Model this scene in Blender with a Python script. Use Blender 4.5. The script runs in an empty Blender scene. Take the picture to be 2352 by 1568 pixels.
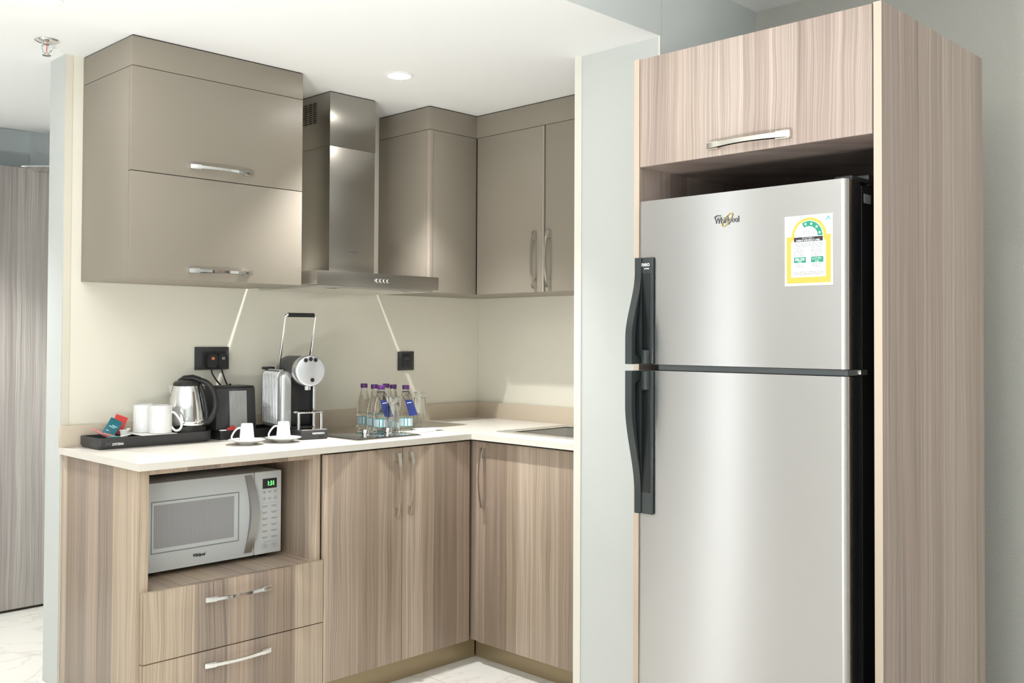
import bpy, bmesh, math, random
from mathutils import Vector, Matrix
random.seed(7)
PI = math.pi
C = bpy.context.scene.collection

# ------------------------------------------------------------------ materials
def new_mat(name):
    m = bpy.data.materials.new(name); m.use_nodes = True
    nt = m.node_tree; b = nt.nodes['Principled BSDF']
    return m, nt, b

def mat(name, col, rough=.5, metal=0., spec=.5, bump=None, var=0., emit=None, estr=0., trans=0., ior=1.45, coat=0., alpha=1.):
    m, nt, b = new_mat(name)
    b.inputs['Base Color'].default_value = (*col, 1)
    b.inputs['Roughness'].default_value = rough
    b.inputs['Metallic'].default_value = metal
    b.inputs['Specular IOR Level'].default_value = spec
    b.inputs['IOR'].default_value = ior
    b.inputs['Transmission Weight'].default_value = trans
    b.inputs['Coat Weight'].default_value = coat
    b.inputs['Alpha'].default_value = alpha
    if emit:
        b.inputs['Emission Color'].default_value = (*emit, 1); b.inputs['Emission Strength'].default_value = estr
    N = nt.nodes; L = nt.links
    if var or bump:
        tc = N.new('ShaderNodeTexCoord')
        nz = N.new('ShaderNodeTexNoise'); nz.inputs['Scale'].default_value = (bump[0] if bump else 6.); nz.inputs['Detail'].default_value = 4
        L.new(tc.outputs['Object'], nz.inputs['Vector'])
        if var:
            mx = N.new('ShaderNodeMix'); mx.data_type = 'RGBA'
            mx.inputs[6].default_value = (*[c * (1 - var) for c in col], 1); mx.inputs[7].default_value = (*[min(1, c * (1 + var)) for c in col], 1)
            L.new(nz.outputs['Fac'], mx.inputs[0]); L.new(mx.outputs[2], b.inputs['Base Color'])
        if bump:
            bp = N.new('ShaderNodeBump'); bp.inputs['Strength'].default_value = bump[1]; bp.inputs['Distance'].default_value = .002
            L.new(nz.outputs['Fac'], bp.inputs['Height']); L.new(bp.outputs['Normal'], b.inputs['Normal'])
    return m

def wood(name, cols, sx=1., sy=1., seed=0., rough=.42, band=11., along='z', contrast=1.7):
    """laminate: wide bands of slightly different tone plus fine grain running along one axis"""
    m, nt, b = new_mat(name); N = nt.nodes; L = nt.links
    g = N.new('ShaderNodeNewGeometry'); sp = N.new('ShaderNodeSeparateXYZ'); L.new(g.outputs['Position'], sp.inputs[0])
    def math_(op, a, c, d=None):
        n = N.new('ShaderNodeMath'); n.operation = op
        for i, v in enumerate((a, c, d)):
            if v is None: continue
            if isinstance(v, (int, float)): n.inputs[i].default_value = v
            else: L.new(v, n.inputs[i])
        return n.outputs[0]
    s0 = math_('ADD', math_('MULTIPLY', sp.outputs['X'], sx), math_('MULTIPLY', sp.outputs['Y'], sy))
    s0 = math_('ADD', s0, seed)
    run = sp.outputs['Z'] if along == 'z' else sp.outputs['Y']
    # gentle wander of the grain
    cb = N.new('ShaderNodeCombineXYZ'); L.new(math_('MULTIPLY', s0, 9.), cb.inputs[0]); L.new(math_('MULTIPLY', run, 2.2), cb.inputs[1])
    wn = N.new('ShaderNodeTexNoise'); wn.inputs['Scale'].default_value = 1.; wn.inputs['Detail'].default_value = 2; L.new(cb.outputs[0], wn.inputs['Vector'])
    s = math_('ADD', s0, math_('MULTIPLY', wn.outputs['Fac'], .035))
    # bands
    vo = N.new('ShaderNodeTexVoronoi'); vo.voronoi_dimensions = '1D'; vo.inputs['Scale'].default_value = 1.
    L.new(math_('MULTIPLY', s0, band), vo.inputs['W'])
    sc = N.new('ShaderNodeSeparateColor'); L.new(vo.outputs['Color'], sc.inputs[0])
    cr = N.new('ShaderNodeValToRGB'); cr.color_ramp.interpolation = 'LINEAR'
    e = cr.color_ramp.elements
    e[0].position = 0; e[0].color = (*cols[0], 1); e[1].position = 1; e[1].color = (*cols[-1], 1)
    for i, c in enumerate(cols[1:-1]):
        k = e.new((i + 1) / (len(cols) - 1)); k.color = (*c, 1)
    L.new(sc.outputs[0], cr.inputs[0])
    # fine grain
    def noise(scale, detail, zs):
        c2 = N.new('ShaderNodeCombineXYZ'); L.new(math_('MULTIPLY', s, scale), c2.inputs[0]); L.new(math_('MULTIPLY', run, zs), c2.inputs[1])
        n = N.new('ShaderNodeTexNoise'); n.inputs['Scale'].default_value = 1; n.inputs['Detail'].default_value = detail; n.inputs['Roughness'].default_value = .6
        L.new(c2.outputs[0], n.inputs['Vector']); return n.outputs['Fac']
    f1 = noise(260, 3, 1.2); f2 = noise(60, 3, .6)
    t = math_('ADD', math_('MULTIPLY', math_('SUBTRACT', f1, .5), .75 * contrast), math_('MULTIPLY', math_('SUBTRACT', f2, .5), .5 * contrast))
    t = math_('ADD', t, 1.)
    mx = N.new('ShaderNodeVectorMath'); mx.operation = 'SCALE'; L.new(cr.outputs[0], mx.inputs[0]); L.new(t, mx.inputs['Scale'])
    L.new(mx.outputs[0], b.inputs['Base Color'])
    b.inputs['Roughness'].default_value = rough
    bp = N.new('ShaderNodeBump'); bp.inputs['Strength'].default_value = .12; bp.inputs['Distance'].default_value = .001
    L.new(f1, bp.inputs['Height']); L.new(bp.outputs['Normal'], b.inputs['Normal'])
    return m

def brushed(name, col, rough, aniso, axis='Z', bumpy=.03, metal=1., turn=0.):
    m, nt, b = new_mat(name); N = nt.nodes; L = nt.links
    b.inputs['Base Color'].default_value = (*col, 1); b.inputs['Metallic'].default_value = metal
    b.inputs['Anisotropic'].default_value = aniso; b.inputs['Anisotropic Rotation'].default_value = turn
    tg = N.new('ShaderNodeTangent'); tg.direction_type = 'RADIAL'; tg.axis = axis
    L.new(tg.outputs[0], b.inputs['Tangent'])
    tc = N.new('ShaderNodeTexCoord'); mp = N.new('ShaderNodeMapping'); mp.inputs['Scale'].default_value = (6, 6, 900) if axis == 'Z' else (900, 6, 6)
    L.new(tc.outputs['Object'], mp.inputs[0])
    nz = N.new('ShaderNodeTexNoise'); nz.inputs['Scale'].default_value = 1.; nz.inputs['Detail'].default_value = 2; L.new(mp.outputs[0], nz.inputs['Vector'])
    mr = N.new('ShaderNodeMapRange'); mr.inputs['To Min'].default_value = rough * .9; mr.inputs['To Max'].default_value = rough * 1.12
    L.new(nz.outputs['Fac'], mr.inputs['Value']); L.new(mr.outputs[0], b.inputs['Roughness'])
    return m

WOODC = [(.235, .175, .135), (.50, .395, .29), (.30, .235, .19), (.56, .45, .345), (.34, .255, .20), (.53, .43, .335)]
M_ = {}
M_['wood'] = wood('ash_laminate', WOODC, seed=.47)
M_['wood2'] = wood('ash_laminate_fridge_unit', [(.26, .195, .165), (.54, .43, .36), (.32, .245, .215), (.57, .465, .395), (.37, .28, .24), (.51, .405, .345)], seed=3.3, band=13.)
M_['woodshelf'] = wood('ash_laminate_shelf', WOODC, sx=1., sy=0., along='y', seed=1.)
M_['wooddoor'] = wood('pale_wood_door', [(.36, .32, .30), (.46, .42, .39), (.40, .36, .34)], band=8., seed=5.)
M_['edge'] = mat('pale_edge_band', (.62, .50, .40), .5, var=.05)
M_['taupe'] = mat('taupe_laminate', (.285, .25, .203), .42, var=.015)
M_['taupeedge'] = mat('taupe_edge', (.36, .31, .255), .4)
M_['dark'] = mat('dark_gap', (.03, .022, .015), .8)
M_['splashwall'] = mat('cream_glass_wall', (.82, .79, .68), .28, var=.01)
M_['wallwhite'] = mat('white_wall_paint', (.61, .63, .605), .7, var=.01)
M_['bead'] = mat('cream_corner_bead', (.72, .67, .56), .6)
M_['bead2'] = mat('white_corner_bead', (.80, .78, .69), .6)
M_['ceiling'] = mat('ceiling_paint', (.93, .935, .925), .8, var=.005)
M_['bluewall'] = mat('grey_blue_wall_paint', (.70, .74, .73), .7, var=.01)
M_['paper'] = mat('grey_woven_wallpaper', (.62, .61, .555), .8, bump=(260, .9), var=.05)
M_['stone'] = mat('cream_quartz', (.78, .735, .66), .25, var=.03, bump=None)
M_['upstand'] = mat('quartz_upstand_shaded', (.62, .53, .415), .35, var=.04)  # worktop quartz, its tan look in this light put into the colour
M_['plinth'] = brushed('bronze_plinth', (.40, .32, .20), .42, .3, metal=.6)
M_['chrome'] = mat('chrome', (.82, .82, .82), .08, 1.)
M_['satin'] = mat('satin_nickel', (.66, .63, .57), .22, 1.)
M_['steel'] = brushed('brushed_steel', (.40, .38, .345), .30, .6)
M_['steelsink'] = brushed('sink_steel', (.74, .72, .68), .36, .2)
M_['fridge'] = brushed('fridge_steel', (.60, .58, .57), .34, .92, turn=.25)
M_['fridgeblack'] = mat('black_fridge_shell', (.006, .006, .007), .35)
M_['gasket'] = mat('dark_grey_gasket', (.09, .10, .10), .4)
M_['handleblack'] = mat('dark_green_grey_handle', (.035, .042, .042), .22)
M_['handledark'] = mat('handle_recess_black', (.010, .011, .012), .35)
M_['blackplastic'] = mat('black_plastic', (.02, .02, .021), .35)
M_['charcoal'] = mat('charcoal_plastic', (.05, .05, .052), .45, var=.05)
M_['whiteplastic'] = mat('white_enamel', (.70, .73, .73), .3)
M_['porcelain'] = mat('white_porcelain', (.88, .88, .87), .12, coat=.5)
M_['paperwhite'] = mat('white_card', (.90, .90, .88), .7)
M_['silver'] = mat('silver_plastic', (.60, .61, .61), .28, .75)
M_['silverdisc'] = mat('bright_satin_silver', (.80, .82, .86), .32, .7)
M_['greyhandle'] = brushed('microwave_handle_grey', (.42, .41, .40), .35, .4)
M_['red'] = mat('red_foil', (.65, .06, .05), .35)
M_['pink'] = mat('pink_paper_stick', (.75, .30, .28), .5)
M_['teal'] = mat('teal_foil', (.02, .16, .21), .3)
M_['tealpale'] = mat('pale_teal_print', (.35, .62, .62), .4)
M_['bluetag'] = mat('royal_blue_card', (.02, .04, .22), .45)
M_['purple'] = mat('purple_cap', (.10, .025, .16), .35)
M_['pet'] = mat('clear_bottle_water', (.97, .985, .98), .03, trans=1., ior=1.30)
M_['glass'] = mat('clear_glass', (.97, .98, .975), .01, trans=1., ior=1.45)
M_['label'] = mat('pale_blue_label', (.55, .68, .72), .5)
M_['labelteal'] = mat('teal_label_band', (.10, .40, .42), .5)
M_['blackglass'] = mat('black_hob_glass', (.02, .02, .022), .06, coat=1.)
M_['yellow'] = mat('yellow_print', (.66, .47, .085), .5)
M_['green'] = mat('green_print', (.025, .29, .18), .5)
M_['ink'] = mat('dark_ink', (.035, .03, .035), .5)
M_['greyink'] = mat('grey_ink', (.26, .28, .28), .6)
M_['gold'] = mat('gold_ink', (.62, .45, .12), .35, .4)
M_['whiteink'] = mat('white_ink', (.85, .85, .85), .5)
M_['faintink'] = mat('faint_grey_ink', (.16, .16, .16), .5)
M_['led'] = mat('green_led_digits', (.05, .6, .1), .5, emit=(.15, 1., .2), estr=2.2)
M_['lamp'] = mat('lamp_diffuser', (1, 1, 1), .5, emit=(1, .97, .92), estr=90.)
M_['orange'] = mat('orange_print', (.75, .22, .12), .5)
M_['darkrecess'] = mat('smoky_plastic', (.10, .10, .10), .15)

def tile_mat():
    m, nt, b = new_mat('cream_marble_tile'); N = nt.nodes; L = nt.links
    tc = N.new('ShaderNodeTexCoord'); mp = N.new('ShaderNodeMapping'); L.new(tc.outputs['Object'], mp.inputs[0])
    mp.inputs['Location'].default_value = (.16, .07, 0)
    br = N.new('ShaderNodeTexBrick'); br.offset = 0.; br.inputs['Scale'].default_value = 1.
    br.inputs['Brick Width'].default_value = .6; br.inputs['Row Height'].default_value = .6; br.inputs['Mortar Size'].default_value = .0015
    br.inputs['Color1'].default_value = (.80, .78, .72, 1); br.inputs['Color2'].default_value = (.78, .76, .70, 1); br.inputs['Mortar'].default_value = (.45, .42, .36, 1)
    L.new(mp.outputs[0], br.inputs['Vector'])
    nz = N.new('ShaderNodeTexNoise'); nz.inputs['Scale'].default_value = 3.5; nz.inputs['Detail'].default_value = 6; nz.inputs['Distortion'].default_value = 1.5
    L.new(tc.outputs['Object'], nz.inputs['Vector'])
    cr = N.new('ShaderNodeValToRGB'); cr.color_ramp.elements[0].position = .46; cr.color_ramp.elements[1].position = .52
    cr.color_ramp.elements[0].color = (1, 1, 1, 1); cr.color_ramp.elements[1].color = (1, 1, 1, 1)
    k = cr.color_ramp.elements.new(.49); k.color = (.88, .86, .84, 1); L.new(nz.outputs['Fac'], cr.inputs[0])
    mx = N.new('ShaderNodeMix'); mx.data_type = 'RGBA'; mx.blend_type = 'MULTIPLY'; mx.inputs[0].default_value = 1
    L.new(br.outputs['Color'], mx.inputs[6]); L.new(cr.outputs[0], mx.inputs[7]); L.new(mx.outputs[2], b.inputs['Base Color'])
    b.inputs['Roughness'].default_value = .18
    return m
M_['tile'] = tile_mat()

def mesh_window_mat():
    """microwave door screen: grey perforated mesh behind glass"""
    m, nt, b = new_mat('grey_mesh_screen'); N = nt.nodes; L = nt.links
    tc = N.new('ShaderNodeTexCoord')
    w = N.new('ShaderNodeTexWave'); w.wave_type = 'BANDS'; w.bands_direction = 'X'; w.inputs['Scale'].default_value = 42.; w.inputs['Distortion'].default_value = .3
    L.new(tc.outputs['Object'], w.inputs['Vector'])
    w2 = N.new('ShaderNodeTexWave'); w2.wave_type = 'BANDS'; w2.bands_direction = 'Z'; w2.inputs['Scale'].default_value = 60.
    L.new(tc.outputs['Object'], w2.inputs['Vector'])
    ad = N.new('ShaderNodeMath'); ad.operation = 'MULTIPLY'; L.new(w.outputs['Fac'], ad.inputs[0]); L.new(w2.outputs['Fac'], ad.inputs[1])
    mx = N.new('ShaderNodeMix'); mx.data_type = 'RGBA'; mx.inputs[6].default_value = (.36, .36, .37, 1); mx.inputs[7].default_value = (.50, .51, .51, 1)
    L.new(ad.outputs[0], mx.inputs[0]); L.new(mx.outputs[2], b.inputs['Base Color']); b.inputs['Roughness'].default_value = .3
    return m
M_['screen'] = mesh_window_mat()

# ------------------------------------------------------------------ mesh builder
class MB:
    def __init__(s): s.v = []; s.f = []; s.mi = []; s.mats = []
    def idx(s, m):
        if m not in s.mats: s.mats.append(m)
        return s.mats.index(m)
    def add(s, vs, fs, m=None, M=None):
        o = len(s.v); k = s.idx(m) if m else 0
        for p in vs:
            p = Vector(p); s.v.append(M @ p if M else p)
        for f in fs: s.f.append([o + i for i in f]); s.mi.append(k)
        return s
    def frombm(s, bm, m=None, M=None):
        bm.verts.index_update()
        return s.add([v.co.copy() for v in bm.verts], [[v.index for v in f.verts] for f in bm.faces], m, M)
    def box(s, x0, x1, y0, y1, z0, z1, bev=0., seg=2, m=None, M=None, edges=None):
        bm = bmesh.new(); bmesh.ops.create_cube(bm, size=1)
        for v in bm.verts:
            v.co = Vector(((x0 + x1) / 2 + v.co.x * (x1 - x0), (y0 + y1) / 2 + v.co.y * (y1 - y0), (z0 + z1) / 2 + v.co.z * (z1 - z0)))
        if bev:
            es = bm.edges[:] if edges is None else [e for e in bm.edges if edges((e.verts[0].co + e.verts[1].co) / 2, (e.verts[1].co - e.verts[0].co))]
            bmesh.ops.bevel(bm, geom=es, offset=bev, segments=seg, affect='EDGES', profile=.5)
        s.frombm(bm, m, M); bm.free(); return s
    def lathe(s, prof, n=40, m=None, M=None, closed=False):
        """prof: (r,z) from bottom to top; r==0 makes a pole"""
        vs = []; rings = []
        for r, z in prof:
            if r < 1e-6: rings.append([len(vs)]); vs.append((0, 0, z))
            else:
                rings.append(list(range(len(vs), len(vs) + n)))
                vs += [(r * math.cos(2 * PI * i / n), r * math.sin(2 * PI * i / n), z) for i in range(n)]
        fs = []
        R = rings + ([rings[0]] if closed else [])
        for a, b in zip(R, R[1:]):
            for i in range(n):
                j = (i + 1) % n
                if len(a) == 1 and len(b) == 1: continue
                if len(a) == 1: fs.append((a[0], b[j], b[i]))
                elif len(b) == 1: fs.append((a[i], a[j], b[0]))
                else: fs.append((a[i], a[j], b[j], b[i]))
        return s.add(vs, fs, m, M)
    def prism(s, pts, h0, h1, axis='z', m=None, M=None):
        n = len(pts)
        def P(a, b, h): return {'z': (a, b, h), 'y': (a, h, b), 'x': (h, a, b)}[axis]
        vs = [P(a, b, h0) for a, b in pts] + [P(a, b, h1) for a, b in pts]
        fs = [tuple(range(n))[::-1], tuple(range(n, 2 * n))] + [(i, (i + 1) % n, n + (i + 1) % n, n + i) for i in range(n)]
        if axis == 'y': fs = [f[::-1] for f in fs]
        return s.add(vs, fs, m, M)
    def tube(s, pts, r, n=10, m=None, M=None, cap=True, radii=None):
        pts = [Vector(p) for p in pts]; vs = []; fs = []
        t0 = (pts[1] - pts[0]).normalized(); up = Vector((0, 0, 1)) if abs(t0.z) < .9 else Vector((1, 0, 0))
        nrm = (up - t0 * up.dot(t0)).normalized()
        for i, p in enumerate(pts):
            t = (pts[min(i + 1, len(pts) - 1)] - pts[max(i - 1, 0)]).normalized()
            nrm = (nrm - t * nrm.dot(t)).normalized(); bn = t.cross(nrm); rr = radii[i] if radii else r
            vs += [p + (nrm * math.cos(2 * PI * k / n) + bn * math.sin(2 * PI * k / n)) * rr for k in range(n)]
        for i in range(len(pts) - 1):
            for k in range(n):
                a = i * n + k; b = i * n + (k + 1) % n; fs.append((a, b, b + n, a + n))
        if cap: fs += [tuple(range(n))[::-1], tuple(range(len(vs) - n, len(vs)))]
        return s.add(vs, fs, m, M)
    def sweep(s, path, w, t, m=None, M=None):
        """rectangular strap: path of (a, out) along local X / -Y, width w in Z, thickness t"""
        vs = []; fs = []
        P = [Vector((a, -o, 0)) for a, o in path]
        for i, p in enumerate(P):
            d = (P[min(i + 1, len(P) - 1)] - P[max(i - 1, 0)]).normalized(); nn = Vector((d.y, -d.x, 0))
            ww = w[i] if isinstance(w, list) else w
            for sn, sz in ((0, -1), (1, -.72), (1, .72), (0, 1)): vs.append(p + nn * t * sn + Vector((0, 0, sz * ww / 2)))
        for i in range(len(P) - 1):
            for k in range(4):
                a = i * 4 + k; b = i * 4 + (k + 1) % 4; fs.append((a, b, b + 4, a + 4))
        fs += [(3, 2, 1, 0), tuple(range(len(vs) - 4, len(vs)))]
        return s.add(vs, fs, m, M)
    def build(s, name, m=None, parent=None, local=False, loc=None, rot=None, smooth=True, angle=35):
        off = Vector((0, 0, 0))
        if loc is not None: pass
        elif parent is not None and not local:
            p = parent; off = Vector((0, 0, 0))
            while p is not None: off += p.location; p = p.parent
        elif parent is None and not local:
            xs = [v.x for v in s.v]; ys = [v.y for v in s.v]; zs = [v.z for v in s.v]
            off = Vector(((min(xs) + max(xs)) / 2, (min(ys) + max(ys)) / 2, min(zs)))
        me = bpy.data.meshes.new(name); me.from_pydata([tuple(v - off) for v in s.v], [], s.f)
        ms = s.mats if s.mats else [m]
        for k in ms: me.materials.append(M_[k])
        for p, k in zip(me.polygons, s.mi): p.material_index = k
        bm = bmesh.new(); bm.from_mesh(me); bmesh.ops.recalc_face_normals(bm, faces=bm.faces); bm.to_mesh(me); bm.free()
        if smooth:
            me.polygons.foreach_set('use_smooth', [True] * len(me.polygons)); me.set_sharp_from_angle(angle=math.radians(angle))
        o = bpy.data.objects.new(name, me); C.objects.link(o)
        if parent is not None: o.parent = parent
        if loc is not None: o.location = loc
        elif parent is None and not local: o.location = off
        if rot is not None: o.rotation_euler = rot
        return o

def tag(o, label, cat, group=None):
    o['label'] = label; o['category'] = cat
    if group: o['group'] = group
    return o
def thing(name, loc, label, cat, group=None, rz=0.):
    o = bpy.data.objects.new(name, None); C.objects.link(o); o.location = loc; o.rotation_euler = (0, 0, rz)
    o.empty_display_size = .05
    return tag(o, label, cat, group)
def struct(o): o['kind'] = 'structure'; return o
def bx(name, m, x0, x1, y0, y1, z0, z1, bev=0., parent=None, **k):
    return MB().box(x0, x1, y0, y1, z0, z1, bev, **k).build(name, m, parent)
def copy_tree(o, parent=None):
    c = o.copy(); C.objects.link(c)
    if parent is not None: c.parent = parent
    for ch in [x for x in bpy.data.objects if x.parent == o]: copy_tree(ch, c)
    return c
def text(name, s, size, loc, rot, m, parent, depth=.0006, xscale=1., bold=0., shear=0., align='LEFT', spacing=1.):
    cu = bpy.data.curves.new(name, 'FONT'); cu.body = s; cu.size = size; cu.extrude = depth; cu.offset = bold; cu.shear = shear
    cu.align_x = align; cu.space_character = spacing; cu.resolution_u = 3
    t = bpy.data.objects.new(name, cu); C.objects.link(t)
    dg = bpy.context.evaluated_depsgraph_get(); me = bpy.data.meshes.new_from_object(t.evaluated_get(dg))
    bpy.data.objects.remove(t); me.name = name; me.materials.clear(); me.materials.append(M_[m])
    for v in me.vertices: v.co.x *= xscale
    o = bpy.data.objects.new(name, me); C.objects.link(o)
    off = Vector((0, 0, 0)); p = parent
    while p is not None: off += p.location; p = p.parent
    o.parent = parent; o.location = Vector(loc) - off; o.rotation_euler = rot
    return o
ROTY = (PI / 2, 0, 0)            # lettering on a face looking towards -Y
ROTX = (PI / 2, 0, -PI / 2)      # lettering on a face looking towards -X

# ------------------------------------------------------------------ measures (metres)
H = .901; ZB = .879; ZC = 2.246; ZHI = 2.463
YW = 3.43; XW = 3.268; XE = 1.312
YC = 2.817; XC = 2.651; YD = 2.837; XD = 2.671

# ------------------------------------------------------------------ setting
struct(bx('floor', 'tile', -3.6, 4.0, -2.6, 6.2, -.06, 0))
struct(bx('ceiling', 'ceiling', -3.6, 4.0, 1.84, 4.86, ZC, ZC + .42))
struct(bx('ceiling_upper', 'ceiling', -3.6, 4.0, -2.6, 1.838, ZHI, ZHI + .1))
struct(bx('wall_back', 'splashwall', XE, XW + .12, YW, YW + .13, 0, ZC))
struct(bx('wall_sink', 'splashwall', XW, XW + .12, 2.196, YW - .0005, 0, ZC))
w = MB(); w.box(2.549, 3.26, 1.842, 2.196, 0, ZC, m='wallwhite')
struct(w.build('wall_pillar', smooth=False))
struct(bx('wall_side', 'bluewall', 2.552, 3.2, 1.8385, 1.8415, 0, ZHI))
struct(bx('wall_fascia', 'bluewall', -3.55, 2.55, 1.8375, 1.8395, ZC + .0005, ZHI))
struct(bx('wall_right', 'paper', 3.132, 3.25, -2.6, 1.838, 0, ZHI))
# corner beads
struct(bx('trim_1', 'bead2', 2.5465, 2.5485, 2.166, 2.197, 0, ZC))
struct(bx('trim_2', 'bead2', 2.5465, 2.5485, 1.8385, 1.846, 0, ZC))
struct(bx('trim_3', 'bead', XE - .0015, XE + .022, YW - .0025, YW - .0003, 0, ZC))
struct(bx('wall_end', 'wallwhite', XE - .003, XE - .0005, YW + .002, YW + .132, 0, ZC))
struct(bx('baseboard_left', 'bead2', XE - .018, XE - .0035, YW + .06, YW + .150, 0, .085, .004))
# corridor behind the kitchen wall
struct(bx('wall_corridor', 'bluewall', -3.6, 4.0, 5.16, 5.26, 0, 2.6))
struct(bx('wall_passage', 'bluewall', 1.80, 1.9, 3.561, 5.159, 0, 2.6))
struct(bx('trim_4', 'dark', 1.775, 1.799, 4.80, 4.83, 2.07, 2.245))
struct(bx('trim_5', 'bluewall', -3.6, 1.775, 4.862, 5.159, 2.30, 2.36))
d = thing('door_panel', (1.0, 4.85, 0), 'tall pale wood door panel at the left edge beyond the wall end', 'door')
bx('panel', 'wooddoor', -1.2, 1.797, 4.84, 4.875, .012, 2.066, .002, parent=d)
bx('bottom_seal', 'dark', -1.2, 1.797, 4.845, 4.87, .001, .011, parent=d)
sh = MB(); Ms = Matrix.Translation((1.62, 4.745, 2.055)) @ Matrix.Rotation(math.radians(-45), 4, 'Z')
sh.box(0, .26, 0, .24, 0, .006, .001, M=Ms)
o = sh.build('wall_shelf', 'chrome')
tag(o, 'thin metal shelf edge high beside the pale wood door', 'shelf')
# rest of the room, behind and left of the camera
struct(bx('wall_south', 'wallwhite', -3.6, 3.25, -2.7, -2.6, 0, ZHI))
wm = MB(); wm.box(-3.7, -3.6, -2.6, 6.2, 0, .35, m='wallwhite'); wm.box(-3.7, -3.6, -2.6, 6.2, 2.2, ZHI, m='wallwhite')
for a, b in ((-2.6, -1.2), (.8, 4.78), (5.02, 5.30), (5.54, 6.2)): wm.box(-3.7, -3.6, a, b, .35, 2.2, m='wallwhite')  # the two narrow slots are added for the fridge streak lights
struct(wm.build('wall_west', smooth=False))

# ------------------------------------------------------------------ handles
def bow(L, w=.013, out=.028, t=.0045):
    n = 18; path = []; 
    for i in range(n + 1):
        u = i / n; a = (u - .5) * L; path.append((a, .011 + (out - .011) * math.sin(PI * u) ** .8))
    mb = MB(); mb.sweep(path, [w * (1.25 - .35 * math.sin(PI * i / n)) for i in range(n + 1)], t)
    for sgn in (-1, 1):
        e = sgn * L / 2; i0 = sgn * (L / 2 - .034)
        mb.prism([(e, 0), (e, -.0155), (i0, -.0215), (i0 + sgn * .004, 0)], -w * .6, w * .6, axis='z')
    return mb
_bow = {}
def handle(parent, c, facing, vertical, L=.225, m='satin', w=.013, out=.028):
    """c = world point on the door surface at the handle centre"""
    key = (L, m, w, out)
    p = parent; off = Vector((0, 0, 0))
    while p is not None: off += p.location; p = p.parent
    if key not in _bow:
        o = bow(L, w, out).build('handle', m, parent, local=True); _bow[key] = o.data
    else:
        o = bpy.data.objects.new('handle', _bow[key]); C.objects.link(o); o.parent = parent
    o.location = Vector(c) - off
    R = Matrix.Rotation(-PI / 2 if facing == 'x' else 0, 4, 'Z') @ Matrix.Rotation(PI / 2 if vertical else 0, 4, 'Y')
    o.rotation_euler = R.to_euler()
    return o

# ------------------------------------------------------------------ worktop
def cells(xs, ys, solid, z0, z1):
    mb = MB(); vid = {}
    def V(i, j, z):
        k = (i, j, z)
        if k not in vid: vid[k] = len(mb.v); mb.v.append(Vector((xs[i], ys[j], z)))
        return vid[k]
    def S(i, j): return 0 <= i < len(xs) - 1 and 0 <= j < len(ys) - 1 and solid(i, j)
    def F(*q): mb.f.append([V(*a) for a in q]); mb.mi.append(0)
    for i in range(len(xs) - 1):
        for j in range(len(ys) - 1):
            if not S(i, j): continue
            F((i, j, z1), (i + 1, j, z1), (i + 1, j + 1, z1), (i, j + 1, z1)); F((i, j, z0), (i, j + 1, z0), (i + 1, j + 1, z0), (i + 1, j, z0))
            if not S(i - 1, j): F((i, j, z0), (i, j, z1), (i, j + 1, z1), (i, j + 1, z0))
            if not S(i + 1, j): F((i + 1, j, z0), (i + 1, j + 1, z0), (i + 1, j + 1, z1), (i + 1, j, z1))
            if not S(i, j - 1): F((i, j, z0), (i + 1, j, z0), (i + 1, j, z1), (i, j, z1))
            if not S(i, j + 1): F((i, j + 1, z0), (i, j + 1, z1), (i + 1, j + 1, z1), (i + 1, j + 1, z0))
    return mb
SX0, SX1, SY0, SY1 = 2.80, 3.13, 2.24, 2.74       # sink bowl opening
xs = [1.302, XC, SX0, SX1, 3.266]; ys = [2.199, SY0, SY1, YC, 3.428]
def solid(i, j):
    if j == 3: return True
    if i == 0: return False
    return not (i == 2 and j == 1)
wt = thing('worktop', (2.3, 3.1, ZB), 'cream quartz worktop running in an L round the kitchen corner', 'worktop')
cells(xs, ys, solid, ZB, H).build('slab', 'stone', wt, smooth=False)
up = MB(); up.box(1.302, 3.246, 3.408, 3.428, H, .974, .001); up.box(3.246, 3.266, 2.199, 3.428, H, .974, .001)
o = up.build('upstand', 'upstand', wt); o['label'] = 'low quartz upstand along both walls, tan shading put in its colour'

sk = thing('kitchen_sink', (2.97, 2.5, H), 'stainless steel inset sink half hidden behind the white pillar', 'sink')
rim = cells([2.775, SX0 + .004, SX1 - .004, 3.185], [2.21, SY0 + .004, SY1 - .004, 2.805], lambda i, j: not (i == 1 and j == 1), H + .0005, H + .004)
rim.build('rim', 'steelsink', sk, smooth=False)
bw = MB()
bw.box(SX0 + .002, SX0 + .004, SY0 + .002, SY1 - .002, .76, H + .003); bw.box(SX1 - .004, SX1 - .002, SY0 + .002, SY1 - .002, .76, H + .003)
bw.box(SX0 + .002, SX1 - .002, SY0 + .002, SY0 + .004, .76, H + .003); bw.box(SX0 + .002, SX1 - .002, SY1 - .004, SY1 - .002, .76, H + .003)
bw.box(SX0 + .002, SX1 - .002, SY0 + .002, SY1 - .002, .755, .76)
bw.build('bowl', 'steelsink', sk, smooth=False)
MB().lathe([(0, .905), (.022, .905), (.022, .911), (.017, .915), (0, .916)], 24, M=Matrix.Translation((3.158, 2.70, 0))).build('tap_hole_plug', 'chrome', sk)

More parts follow.
